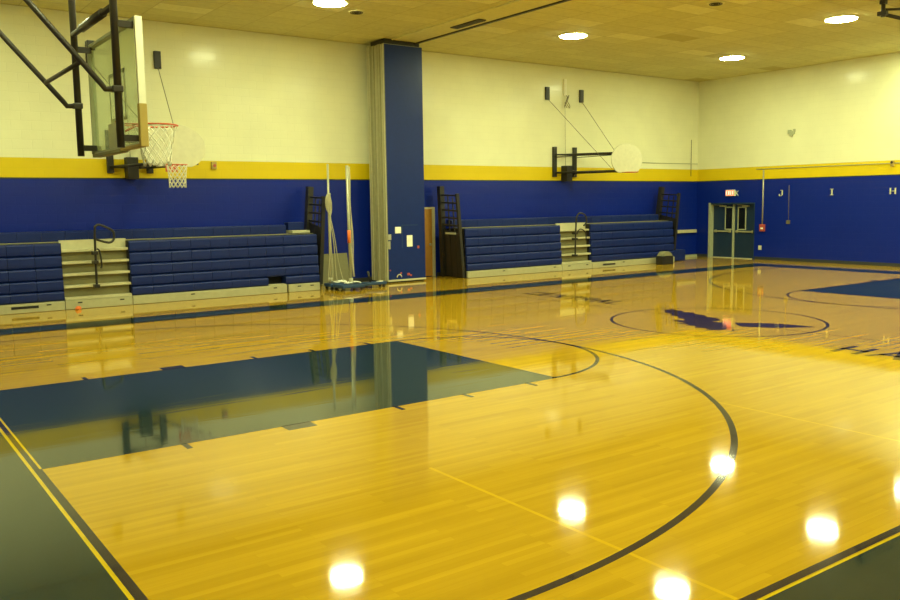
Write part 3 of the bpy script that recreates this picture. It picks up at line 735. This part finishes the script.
for ch, y, z, where in (('K', 31.3, 7.72, 'letter K painted on the blue wall right of the exit sign'), ('J', 25.55, 7.65, 'pale letter J on the blue far wall, first letter right of the doors'),
                 ('i', 19.48, 7.66, 'pale letter I on the blue far wall, between the letters J and H'), ('H', 12.99, 7.64, 'pale letter H on the blue far wall near the right edge')):
    bm = nm(); wall_glyph(bm, ch, X-.03, y, z, .42 if ch != 'H' else .5, .62, .13, .05)
    tag(obj('wall_letter', bm, M['letter'], origin=(X-.03, y, z)), where, 'wall letter', 'letters on the far wall')
t = thing('fire_alarm_pull', 'red fire alarm pull box at the foot of the white conduit right of the doors', 'fire alarm', (X, 27.75, 3.3))
bm = nm(); box(bm, X-.2, 27.42, 3.3, X, 28.1, 4.12, .04); obj('housing', bm, M['red'], t)
bm = nm(); box(bm, X-.24, 27.6, 3.55, X-.2, 27.92, 3.75, .01); obj('pull_handle', bm, M['paper'], t)
bm = nm(); tube(bm, [(X-.08, 27.78, 4.12), (X-.08, 27.8, 10.35)], .075, 10)
tag(obj('conduit', bm, M['steel'], origin=(X-.1, 27.78, 4.12)), 'white vertical conduit running down the blue wall to the red alarm box', 'conduit')
bm = nm(); tube(bm, [(X-.041, 28.8, 10.42), (X-.041, -10, 10.42)], .04, 8)
tag(obj('conduit', bm, M['greenish'], origin=(X-.08, 28.8, 10.42)), 'thin conduit running level along the yellow band of the far right wall', 'conduit')
bm = nm(); tube(bm, [(X-.031, 24.55, 8.5), (X-.031, 24.5, 4.5)], .03, 8); box(bm, X-.1, 24.3, 4.2, X, 24.75, 4.6)
tag(obj('conduit', bm, M['cable'], origin=(X-.06, 24.5, 4.2)), 'thin dark conduit on the blue wall below and beside the letter J', 'conduit')
bm = nm(); box(bm, X-.06, 27.85, 1.15, X, 28.25, 1.65, .02)
tag(obj('outlet_plate', bm, M['letter'], origin=(X, 28.05, 1.15)), 'small pale outlet plate low on the blue wall below the red alarm box', 'outlet')
t = thing('wall_alarm', 'small dark alarm fixture on the yellow band at the right edge', 'alarm', (X, 13.1, 10.0))
bm = nm(); box(bm, X-.2, 12.95, 10.1, X, 13.28, 10.7, .03); obj('housing', bm, M['gold'], t)
bm = nm(); tube(bm, [(X-.3, 13.12, 10.5), (X-.25, 13.12, 10.5)], .12, 12); obj('sounder', bm, M['darkmetal'], t)
bm = nm()
for (a, b_, c, d) in ((24.05,14.1,24.5,14.45),(24.45,14.15,24.85,14.6),(24.25,13.9,24.6,14.2),(24.0,14.35,24.2,14.65)): box(bm, X-.2, a, b_, X, c, d, .04)
tag(obj('broken_bracket', bm, M['greenish'], origin=(X, 24.4, 14.2)), 'small dark broken bracket alone on the cream part of the far wall', 'bracket')
t = thing('wall_sensor', 'small brown box on the yellow band between the glass goal and the partition', 'sensor', (21.38, YB, 10.0))
bm = nm(); box(bm, 21.15, YB-.2, 10.05, 21.6, YB, 10.65, .04); obj('housing', bm, M['gold'], t)
bm = nm(); tube(bm, [(21.38, YB-.26, 10.33), (21.38, YB-.2, 10.33)], .12, 12); obj('sensor_lens', bm, M['red'], t)
bm = nm(); tube(bm, [(72.0, YB-.06, 11.4), (XR-.1, YB-.06, 11.4)], .035, 8)
tag(obj('conduit', bm, M['greenish'], origin=(72.0, YB-.06, 11.4)), 'thin greenish conduit running level on the cream wall right of the fan board', 'conduit')
bm = nm(); tube(bm, [(81.6, YB-.036, 14.3), (81.6, YB-.036, 9.9)], .035, 8)
tag(obj('conduit', bm, M['cable'], origin=(81.6, YB-.12, 9.9)), 'thin vertical conduit on the back wall beside the far corner', 'conduit')
bm = nm(); box(bm, 79.0, YB-.3, 3.0, 82.6, YB, 3.38, .04)
tag(obj('wall_ledge', bm, M['beige'], origin=(80.8, YB, 3.0)), 'narrow beige ledge on the blue back wall left of the double doors', 'ledge')
# bin in front of right bleacher end
t = thing('storage_crate', 'small black crate with grey lid at the far end of the right bleacher', 'crate', (69.9, 31.2, 0))
bm = nm(); box(bm, 69.1, 30.75, .0, 70.9, 31.7, .95, .05); obj('body', bm, M['blackmetal'], t)
bm = nm(); prism(bm, [(69.2, 30.8, .95), (70.8, 30.8, .95), (70.6, 30.8, 1.2), (70.2, 30.8, 1.42), (69.8, 30.8, 1.42), (69.4, 30.8, 1.2)], (0, .85, 0)); obj('lid', bm, M['grey'], t)
# orange scrap
bm = nm(); bmesh.ops.create_icosphere(bm, subdivisions=2, radius=.15)
for v in bm.verts: v.co = V((v.co.x*1.5*(1+.3*random.uniform(-1,1))+9.35, v.co.y*.7*(1+.3*random.uniform(-1,1))+32.2, max(0.005, v.co.z*(1+.5*random.uniform(-1,1))+.11)))
tag(obj('plastic_scrap', bm, M['scrap'], origin=(9.35, 32.2, 0)), 'small crumpled orange scrap on the floor against the left bleacher aisle', 'scrap')

# ------------------------------------------------------------------ camera, world, view
cam = bpy.data.cameras.new('camera'); co = bpy.data.objects.new('camera', cam); COL.objects.link(co)
cam.sensor_width = 36; cam.lens = 849.67/900*36; cam.clip_end = 200
yaw, pitch, roll = .9455396, -.1138221, -.0138170
f = V((math.cos(pitch)*math.cos(yaw), math.cos(pitch)*math.sin(yaw), math.sin(pitch)))
r = f.cross(V((0,0,1))).normalized(); u = r.cross(f)
r2 = math.cos(roll)*r+math.sin(roll)*u; u2 = -math.sin(roll)*r+math.cos(roll)*u
Mx = Matrix((( r2.x, u2.x, -f.x, -4.10265*FT), (r2.y, u2.y, -f.y, -30.83029*FT), (r2.z, u2.z, -f.z, 7.06149*FT), (0,0,0,1)))
co.matrix_world = Mx
SC.camera = co
w = bpy.data.worlds.new('World'); SC.world = w; w.use_nodes = True
w.node_tree.nodes['Background'].inputs['Color'].default_value = (0, 0, 0, 1)
SC.view_settings.view_transform = 'Standard'; SC.view_settings.look = 'None'
SC.view_settings.exposure = 0.13; SC.view_settings.gamma = 1; SC.view_settings.use_curve_mapping = False
